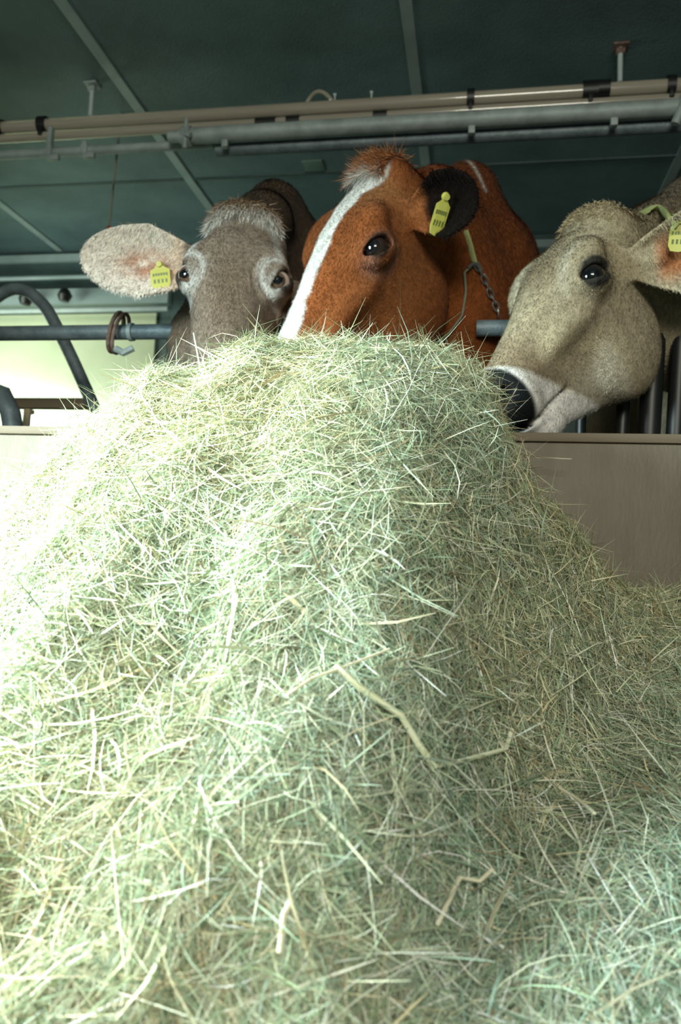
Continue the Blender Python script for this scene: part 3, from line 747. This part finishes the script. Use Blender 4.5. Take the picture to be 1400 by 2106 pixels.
def build_cow(P, name_label, seed, fur_n, poll_c, poll_n, poll_L, gazes, iris, white):
    V, Q, N, fn, loc, C, hw, R, s = make_cow(P)
    W = P['withers']; root = empty('cow', (W[0], W[1], .15)); tag(root, name_label, 'cow', 'cows reaching over the barrier to the hay')
    eye_l = np.array([(.094, 0, -.034), (-.094, 0, -.034)])
    EC, EA = P.get('EC', EC0), P.get('EA', EA0)
    def mask(ctr, l, nrm):
        ax = np.abs(l[:, 0]); d = np.sqrt(l[:, 1] ** 2 + (l[:, 2] - EC[2] - .010) ** 2 + (ax - EC[0] - .018) ** 2)
        m = ((l[:, 1] < .285) & ~(d < .024)).astype(float)
        m *= (ctr[:, 1] < W[1] + .15) & (ctr[:, 2] > .75)
        vis = (nrm * (CC - ctr)).sum(1) > -.25
        return m * vis
    def flow(p, l):
        d = np.tile(np.array([0., 1., 0.]), (len(p), 1)); d[:, 0] = np.sign(l[:, 0]) * .5 * np.clip(np.abs(l[:, 0]) * 12, 0, 1)
        d[:, 2] = -.35
        d[:, 1] += .9 * vnoise(l[:, 0] * 9 + 4, l[:, 1] * 9, l[:, 2] * 9); d[:, 0] += .8 * vnoise(l[:, 0] * 9, l[:, 1] * 9 + 7, l[:, 2] * 9)
        # away from the eye
        return d @ R.T
    def length(p, l):
        L = .0075 + .005 * sst(-l[:, 1], .10, .2)
        for e in P['ears']:
            a, bq, c = ear_local(l, e); m = in_ear(l, e)
            L = L + m * (.001 + .006 * sst(np.abs(bq) / e['W'], .6, 1.) )
        return L
    fV, fq, ft, fC = fur(V, Q, N, fn, C, loc, mask, fur_n, length, .0008, flow, seed)
    # nose leather is smooth skin, no hair
    VV = np.concatenate([V, fV]); QQ = np.concatenate([Q, fq + len(V)]); TT = ft + len(V); CC_ = np.concatenate([C, fC])
    body = mesh_np('body', VV, quads=QQ, tris=TT, colors=CC_, mat=M['coat'], parent=root)
    for k, sg in enumerate((1, -1)):
        c = hw((sg * EC[0], 0, EC[2])); out = R @ np.array([sg * math.cos(EA), 0, math.sin(EA)])
        g = gazes[k] if gazes[k] is not None else out
        uv_ball(c, .0246 * s, g, root, 'eye', iris, white, M['eye'])
    # crown tuft
    r = np.random.default_rng(seed + 5)
    m = (loc[:, 1] < -.145) & (loc[:, 1] > -.205) & (np.abs(loc[:, 0]) < P.get('tw', .066)) & (loc[:, 2] > -.015)
    idx = r.choice(np.nonzero(m)[0], poll_n); roots = V[idx] + r.normal(0, .002, (poll_n, 3))
    dirs = N[idx] * .45 + R @ np.array(P.get('tuft', (0, .6, .1)))
    cf = poll_c(loc[idx], r)
    tV, tQ, tC = clumps(roots, dirs, None, poll_L, seed + 9, .0008, .2, .28, cf, .2)
    mesh_np('forelock', tV, quads=tQ, colors=tC, mat=M['coat'], parent=root)
    return root, hw, R, s, V, Q, loc

def ear_tag(P, hw, R, s, parent, e, pos, size, tilt, roll=0., prints=True):
    ax_ = np.array(e['axis'], float); ax_ /= np.linalg.norm(ax_); n = np.array(e['normal'], float); n -= ax_ * (n @ ax_); n /= np.linalg.norm(n)
    q = np.cross(n, ax_)
    c = hw(np.array(e['base']) + ax_ * pos[0] + q * pos[1] + n * pos[2])
    nw = R @ n; up = np.array([0, 0, 1.]) + np.array([tilt, 0, 0]); up -= nw * (up @ nw) * .9; up /= np.linalg.norm(up)
    nw = nw + roll * np.cross(up, nw); nw -= up * (nw @ up); nw /= np.linalg.norm(nw); rt = np.cross(up, nw)
    wv, hv = size
    out = [(-.5, 0), (-.5, -.72), (-.38, -.95), (0, -1.), (.38, -.95), (.5, -.72), (.5, 0), (.3, .10), (.16, .20), (.13, .38), (-.13, .38), (-.16, .20), (-.3, .10)]
    V = []; t = .0012
    for sg in (1, -1):
        for a, b_ in out: V.append(c + rt * a * wv + up * (b_ * hv) + nw * sg * t + nw * .012 * (b_ ** 2) * 0.4)
    k = len(out); Q = [tuple(range(k))[::-1], tuple(k + i for i in range(k))] + [(i, (i + 1) % k, k + (i + 1) % k, k + i) for i in range(k)]
    b = MB(); b.add(V, Q); tg = b.build('ear_tag', M['tag'], parent, smooth=False)
    b = MB(); b.tube([c + up * hv * .28 - nw * .004, c + up * hv * .28 + nw * .006], [.010, .007], 12); b.build('stud', M['tag'], tg)
    if prints:
        b = MB()
        for row, hh, ns in ((-.25, .16, 6), (-.62, .26, 4)):
            for i in range(ns):
                a = (i + .5) / ns - .5
                p = c + rt * a * wv * .8 + up * row * hv + nw * (t + .0014 + .012 * row * row * .4)
                d1 = rt * wv * .05; d2 = up * hv * hh * .5
                b.add([p - d1 - d2, p + d1 - d2, p + d1 + d2, p - d1 + d2, p - d1 - d2 - nw * .0009, p + d1 - d2 - nw * .0009, p + d1 + d2 - nw * .0009, p - d1 + d2 - nw * .0009],
                      [(0, 1, 2, 3), (7, 6, 5, 4), (0, 4, 5, 1), (1, 5, 6, 2), (2, 6, 7, 3), (3, 7, 4, 0)])
        b.build('printed_marks', M['print'], tg, smooth=False)

def strap_ring(c, axis, a_dir, ra, rb, width, thick, mat, parent, name, t0=0, t1=2 * math.pi, n=48):
    """flat strap round an oval; c centre, axis along the neck"""
    axis = np.array(axis, float); axis /= np.linalg.norm(axis); u = np.array(a_dir, float); u -= axis * (u @ axis); u /= np.linalg.norm(u); v = np.cross(axis, u)
    V = []; T_ = np.linspace(t0, t1, n)
    for t in T_:
        rad = u * math.cos(t) * ra + v * math.sin(t) * rb; o = rad / np.linalg.norm(rad)
        for sa, so in ((-1, 0), (1, 0), (1, 1), (-1, 1)): V.append(c + rad + axis * sa * width / 2 + o * so * thick)
    Q = []
    for i in range(n - 1):
        for k in range(4): Q.append((i * 4 + k, i * 4 + (k + 1) % 4, (i + 1) * 4 + (k + 1) % 4, (i + 1) * 4 + k))
    b = MB(); b.add(V, Q); return b.build(name, mat, parent, smooth=False)

def chain(pts, r, link, mat, parent, name='chain'):
    P_ = np.array(pts, float); seg = np.linalg.norm(np.diff(P_, axis=0), axis=1); cum = np.concatenate([[0], np.cumsum(seg)])
    n = int(cum[-1] / link); b = MB()
    for i in range(n):
        t = (i + .5) * link; p = np.array([np.interp(t, cum, P_[:, k]) for k in range(3)]); q = np.array([np.interp(t + link * .3, cum, P_[:, k]) for k in range(3)])
        d = q - p; d /= np.linalg.norm(d) + 1e-9; sd = np.cross(d, [0, 1, 0.]); sd /= np.linalg.norm(sd) + 1e-9
        if i % 2: sd = np.cross(d, sd)
        b.tube([p + d * math.cos(a) * link * .72 + sd * math.sin(a) * link * .38 for a in np.linspace(0, 2 * math.pi, 12, endpoint=False)], r, 6, closed=True)
    return b.build(name, mat, parent)

if 'nocow' not in DEV:
    FN = 90000 if not DEV else 30000
    def pc1(l, r):
        t = sst(l[:, 1], -.185, -.155)[:, None]
        return np.array([.30, .20, .125]) * (1 - t) + np.array([.62, .60, .55]) * t
    c1, hw1, R1, s1, V1, Q1, l1 = build_cow(COW1, 'grey-brown cow at the left facing front with a spread white ear', 11, FN, pc1, 3500, .022,
        [(-.15, -1, -.15), (.25, -1, -.12)], (.10, .06, .04), (.55, .50, .46))
    ear_tag(COW1, hw1, R1, s1, c1, COW1['ears'][0], (.088, .014, .006), (.050, .050), -.15)
    def pc2(l, r):
        t = sst(l[:, 1], -.165, -.150)[:, None] * (np.abs(l[:, 0:1]) < .04)
        return np.array([.40, .17, .07]) * (1 - t) + np.array([.62, .60, .56]) * t
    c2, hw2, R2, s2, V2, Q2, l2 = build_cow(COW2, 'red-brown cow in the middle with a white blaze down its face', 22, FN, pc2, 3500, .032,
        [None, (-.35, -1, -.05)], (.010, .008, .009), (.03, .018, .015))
    ear_tag(COW2, hw2, R2, s2, c2, COW2['ears'][0], (.070, -.004, .012), (.034, .066), .55, 1.30)
    def pc3(l, r):
        t = r.random((len(l), 1)); return np.array([.45, .36, .22]) * (1 - t) + np.array([.58, .50, .33]) * t
    c3, hw3, R3, s3, V3, Q3, l3 = build_cow(COW3, 'pale fawn cow at the right with a white-ringed dark muzzle', 33, FN, pc3, 2200, .011,
        [None, (-.2, -1, -.05)], (.010, .010, .010), (.03, .025, .02))
    ear_tag(COW3, hw3, R3, s3, c3, COW3['ears'][0], (.085, .044, .008), (.042, .050), .1)

# ================================================================== HAY
def top_line(x):
    return np.interp(x, [-2.2, -1.4, -1.15, -.95, -.82, -.72, -.66, -.52, -.40, -.30, -.10, -.045, .0, .05, .10, .16, .25, .6],
                        [.33, .40, .445, .485, .52, .57, .62, .745, .795, .80, .805, .77, .67, .58, .52, .45, .37, .2])
def base_h(x, y):
    h = .115 + .335 * (y - .6)
    h = np.minimum(h, .465 + .05 * (y - 1.5)) + .022 * vnoise(x * 3.1 + 5, y * 3.1) - .02 * np.exp(-((x - .12) / .12) ** 2 - ((y - 1.15) / .12) ** 2)
    return np.maximum(h + .03 * np.clip(x - .55, 0, 1), .02)
def hay_h(x, y, fine=1.):
    base = base_h(x, y)
    y0 = 1.13 + .02 * vnoise(x * 2.3, 8.7) + np.clip(x + .1, 0, .3) * .35
    xs = x + .05 * vnoise(x * 4 + 2, y * 5.5) * sst(x, -.3, 0) + np.clip(1.1 - y, 0, 1) * (-.12) * sst(x, -.25, .05)
    tp = top_line(xs)
    front = tp - 1.13 * (y0 - y)
    k = .05
    hh = np.clip(.5 + .5 * (front - tp) / k, 0, 1); pl = front + (tp - front) * hh - k * hh * (1 - hh)
    pl = pl - np.clip(y - 1.40, 0, 1) * 2.2
    k = .06; hh = np.clip(.5 + .5 * (pl - base) / k, 0, 1); z = base + (pl - base) * hh + k * hh * (1 - hh)
    m = sst(pl - base, -.02, .06)
    z = z + (.027 * vnoise(x * 6.5, y * 6.5, 1.7) + .030 * vnoise(x * 14, y * 12, 3.1) + fine * .011 * vnoise(x * 30, y * 30, 5.) + fine * .005 * vnoise(x * 66, y * 66, 2.)) * (.55 + .45 * m)
    return z

def grid_mesh(x0, x1, y0, y1, st, cond, drop=.012):
    xs = np.arange(x0, x1, st); ys = np.arange(y0, y1, st)
    Xg, Yg = np.meshgrid(xs, ys, indexing='ij'); Zg = hay_h(Xg, Yg) - drop
    V = np.stack([Xg, Yg, Zg], -1).reshape(-1, 3); nx, ny = Xg.shape
    i, j = np.meshgrid(np.arange(nx - 1), np.arange(ny - 1), indexing='ij'); a = (i * ny + j).ravel()
    Q = np.stack([a, a + ny, a + ny + 1, a + 1], 1)
    return V, Q[cond(V[Q].mean(1))]

PAL = np.array([[.47, .49, .33], [.31, .39, .24], [.60, .60, .43], [.20, .28, .18], [.50, .43, .27], [.35, .44, .33], [.76, .75, .62], [.27, .20, .12]])
PW = np.array([.20, .18, .16, .14, .08, .10, .11, .03])
def strands(x, y, seed, Lm, Wm, lift_s=.16, up=.0, stick=0., seg=6, depth=.038):
    r = np.random.default_rng(seed); n = len(x); e = .004
    z = hay_h(x, y, .6)
    gx = (hay_h(x + .012, y, .3) - hay_h(x - .012, y, .3)) / .024; gy = (hay_h(x, y + .012, .3) - hay_h(x, y - .012, .3)) / .024
    Nn = np.stack([-gx, -gy, np.ones(n)], 1); Nn /= np.linalg.norm(Nn, axis=1)[:, None]
    # tangent frame: a across the slope, b up the slope
    a = np.cross(np.tile([0, 1., 0], (n, 1)), Nn); a /= np.linalg.norm(a, axis=1)[:, None]; b_ = np.cross(Nn, a)
    th = 2.6 * vnoise(x * 2.2 + 11, y * 2.2, z * 2.2) + 1.2 * vnoise(x * 7, y * 7 + 3, z * 7) + r.normal(0, .95, n) + r.integers(0, 2, n) * math.pi + 1.35
    d = a * np.cos(th)[:, None] + b_ * np.sin(th)[:, None]
    L = Lm * np.exp(r.normal(0, .42, n)); L = np.clip(L, .012, .21)
    wd = Wm * np.exp(r.normal(0, .38, n))
    dep = depth * (r.random(n) ** 1.9 - .52)
    lf = r.normal(up, lift_s, n)
    st = r.random(n) < stick; lf[st] += r.uniform(.35, .9, st.sum()); L[st] *= 1.15
    k1 = r.normal(0, 1.0, n); k2 = r.normal(0, .25, n)
    t = np.linspace(-.5, .5, seg); kink = r.random(n) < .12; kp = r.uniform(-.3, .3, n); ka = r.normal(0, .9, n)
    sd = np.cross(Nn, d)
    T_ = t[None, :]
    ang = k1[:, None] * T_ + np.where(kink[:, None] & (T_ > kp[:, None]), ka[:, None], 0)
    dl = L[:, None] / (seg - 1)
    sx = np.cumsum(np.cos(ang) * dl, 1); sy = np.cumsum(np.sin(ang) * dl, 1); sx -= sx.mean(1)[:, None]; sy -= sy.mean(1)[:, None]
    sz = np.sin(lf)[:, None] * sx + k2[:, None] * (T_ ** 2 - .1) * L[:, None] + dep[:, None]
    ctr = np.stack([x, y, z], 1)
    P_ = ctr[:, None] + d[:, None] * (sx * np.cos(lf)[:, None])[..., None] + sd[:, None] * sy[..., None] + Nn[:, None] * sz[..., None]
    ro = r.normal(0, .7, n); wv = sd * np.cos(ro)[:, None] + Nn * np.sin(ro)[:, None]
    prof_ = np.clip(np.minimum((t + .5) * 5 + .25, (.5 - t) * 3 + .12), 0, 1)
    ww = wd[:, None] * prof_[None]
    VV = np.stack([P_ - wv[:, None] * ww[..., None], P_ + wv[:, None] * ww[..., None]], 2).reshape(-1, 3)
    q = np.concatenate([np.array([[2 * k, 2 * k + 1, 2 * k + 3, 2 * k + 2]]) + (np.arange(n) * seg * 2)[:, None] for k in range(seg - 1)])
    ci = r.choice(len(PAL), n, p=PW / PW.sum()); c = PAL[ci] * np.array([1.10, 1.08, 1.04]) * np.exp(r.normal(0, .30, (n, 1)))
    pn = vnoise(x * 3 + 1, y * 3 + 9, z * 3)                     # drifts of greener and of strawier hay
    c = c * (1 + pn[:, None] * np.array([.13, .0, -.15])); c = np.clip(c, 0, 1)
    return VV, q, np.repeat(c, seg * 2, 0)

def join(parts):
    Vs, Qs, Cs = [], [], []; n = 0
    for V, Q, C in parts: Vs.append(V); Qs.append(Q + n); Cs.append(C); n += len(V)
    return np.concatenate(Vs), np.concatenate(Qs), np.concatenate(Cs)

def in_view(x, y, m=.12):
    p = np.stack([x, y, hay_h(x, y, 0)], 1); q = (p - CC) @ CR
    u = q[:, 0] / -q[:, 2] * 1580; v = q[:, 1] / -q[:, 2] * 1580
    return (np.abs(u) < 700 + 1580 * m) & (np.abs(v) < 1053 + 1580 * m) & (q[:, 2] < -.1)

def sample(n, seed, heap):
    """points spread evenly over the sloping surface, denser close by where they show larger"""
    r = np.random.default_rng(seed); out = [[], []]; c = 0
    while c < n:
        x = r.uniform(-1.5, 1.0, 60000); y = r.uniform(.36, 1.5, 60000)
        gx = (hay_h(x + .02, y, 0) - hay_h(x - .02, y, 0)) / .04; gy = (hay_h(x, y + .02, 0) - hay_h(x, y - .02, 0)) / .04
        s_ = np.sqrt(1 + gx ** 2 + gy ** 2); k = (r.random(60000) < s_ / 3.2) & in_view(x, y) & (is_heap(x, y) == heap)
        out[0].append(x[k]); out[1].append(y[k]); c += k.sum()
    return np.concatenate(out[0])[:n], np.concatenate(out[1])[:n]
def is_heap(x, y):
    return x < .17 + .05 * vnoise(y * 6, 2.) + np.clip(1.0 - y, 0, 1) * .35

from mathutils.bvhtree import BVHTree
if 'nocow' not in DEV:
    # collar of the red-brown cow: webbing, chain and a loop of cord hanging behind the jaw
    def run(bv, pts, n=26, off=.008, dflt=1.95):
        """path lying on a cow's skin below photo pixels"""
        P_ = np.array(pts, float); t = np.linspace(0, len(P_) - 1, n); uv = np.stack([np.interp(t, range(len(P_)), P_[:, k]) for k in (0, 1)], 1)
        d_ = []
        for a_, b_ in uv:
            d = Vector((CR @ np.array([(a_ - 700) / 1580., -(b_ - 1053) / 1580., -1.])).tolist()); h = bv.ray_cast(Vector(CC.tolist()), d.normalized())
            d_.append(np.nan if h[0] is None else h[0][1])
        d_ = np.array(d_); ok = ~np.isnan(d_); d_ = np.interp(range(n), np.nonzero(ok)[0], d_[ok]) if ok.any() else np.full(n, dflt)
        m_ = d_.copy()
        for _ in range(6): d_[1:-1] = (d_[:-2] + d_[1:-1] * 2 + d_[2:]) / 4
        d_ = np.minimum(d_, m_ + .004)
        return np.array([at(u_[0], u_[1], y_ - off) for u_, y_ in zip(uv, d_)])
    V2 = BVHTree.FromPolygons(V2.tolist(), Q2.tolist()); V3 = BVHTree.FromPolygons(V3.tolist(), Q3.tolist())
    cl = bpy.data.objects.new('collar', None); col.objects.link(cl); cl.parent = c2
    b = MB(); b.tube(run(V2, [(956, 474), (966, 505), (975, 540)]), .009, 10, flat=.35); b.build('strap', M['strap'], cl)
    b = MB(); pr = run(V2, [(962, 552), (975, 540), (990, 556)], 8, .014); b.tube(pr, .005, 8); b.build('ring', M['chain'], cl)
    chain(run(V2, [(978, 542), (995, 572), (1010, 608), (1024, 640), (1026, 662)], 20, .012), .0022, .019, M['chain'], cl)
    b = MB(); b.tube(run(V2, [(972, 545), (955, 560), (958, 600), (950, 650), (920, 690), (900, 712)], 30, .012), .0030, 8); b.build('cord', M['cord'], cl)
    cl3 = bpy.data.objects.new('collar', None); col.objects.link(cl3); cl3.parent = c3
    b = MB(); b.tube(run(V3, [(1322, 438), (1338, 428), (1354, 430), (1372, 442), (1392, 464)], 16, .006), .020, 10, flat=.3); b.build('strap', M['strap'], cl3)

if 'nohay' not in DEV:
    K = 1.0 if DEV == '' else .6
    for heap, name, lab, n1, sd in ((True, 'hay_heap', 'big pale green heap of loose hay in the middle of the photo', 320000, 1), (False, 'loose_hay', 'lower layer of shaded loose hay at the right below the barrier', 125000, 2)):
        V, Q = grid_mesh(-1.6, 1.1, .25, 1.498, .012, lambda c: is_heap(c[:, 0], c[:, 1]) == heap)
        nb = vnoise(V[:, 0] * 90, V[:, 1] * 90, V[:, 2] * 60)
        parts = [(V, Q, np.array([.09, .10, .045]) * (1 + .5 * nb)[:, None])]  # mound under the strands painted dark to deepen the shade in the gaps
        n = int(n1 * K)
        x, y = sample(n, 10 + sd, heap); parts.append(strands(x, y, 20 + sd, .060, .00043))
        x, y = sample(n // 4, 30 + sd, heap); parts.append(strands(x, y, 40 + sd, .10, .00062, lift_s=.2, stick=.04, depth=.030))
        x, y = sample(n // 130, 50 + sd, heap); parts.append(strands(x, y, 60 + sd, .11, .0013, lift_s=.18, stick=.03, depth=.036))
        V, Q, C = join(parts); keep = (V[:, 1] < BY - .004) | (V[:, 2] > zbt + .004)
        good = keep[Q].all(1); Q = Q[good]
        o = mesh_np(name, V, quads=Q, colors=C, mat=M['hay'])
        tag(o, lab, 'hay', kind='stuff')

# single stems lying on top, long enough to pick out
def stem(pts_px, r, label, mat, Ys=None, lift=.046):
    P_ = []
    for (px, py) in pts_px:
        d = CR @ np.array([(px - 700) / 1580., -(py - 1053) / 1580., -1.]); t_ = np.linspace(.35, 1.9, 1500); Pt = CC + d[None] * t_[:, None]
        hz = hay_h(Pt[:, 0], Pt[:, 1]) + lift; k = np.argmax((Pt[:, 2] < hz) | (Pt[:, 1] > 1.44)); P_.append(Pt[k])
    P_ = np.array(P_)
    b = MB(); b.tube(P_, r, 8, flat=.9); return tag(b.build('grass_stem', mat), label, 'stem')
if 'nohay' not in DEV:
    MS = [material('pale_green_stem', (.88, .93, .62), .4, nscale=40, c2=(.93, .95, .74), trans=.2), material('straw_stem', (.90, .84, .62), .4, nscale=40, c2=(.94, .90, .72), trans=.2)]
    for pts_, r_, lab, k in [
        ([(690, 1368), (735, 1410), (825, 1472), (860, 1530), (893, 1578)], .0036, 'thick pale broken stem slanting down the middle of the heap', 0),
        ([(893, 1576), (960, 1562), (1040, 1540), (1052, 1500)], .0027, 'green stem joining the foot of the broken stem and pointing right', 0),
        ([(590, 1430), (640, 1395), (690, 1378), (800, 1335)], .0014, 'thin pale stem crossing the top of the thick broken stem', 1),
        ([(1008, 812), (1063, 798), (1030, 852), (1012, 868)], .0012, 'folded straw lying against the muzzle of the fawn cow', 1),
        ([(1065, 1022), (1110, 1034), (1153, 1048)], .0012, 'single straw sticking out right over the brown barrier', 1),
        ([(1040, 935), (1100, 940), (1150, 943), (1175, 944)], .0009, 'faint thin straw lying level across the upper barrier', 1),
        ([(398, 685), (412, 760), (432, 800)], .0013, 'reddish straw standing up at the heap top below the left cow', 1),
        ([(1150, 1620), (1190, 1645), (1222, 1672)], .0018, 'short pale straw at the lower right side of the heap', 1),
        ([(900, 1900), (945, 1805), (985, 1812), (1012, 1788)], .0020, 'crooked pale straw near the bottom right of the heap', 1),
        ([(575, 1960), (583, 1880), (600, 1850)], .0022, 'upright pale straw near the bottom middle of the photo', 1)]:
        stem(pts_, r_, lab, MS[k])
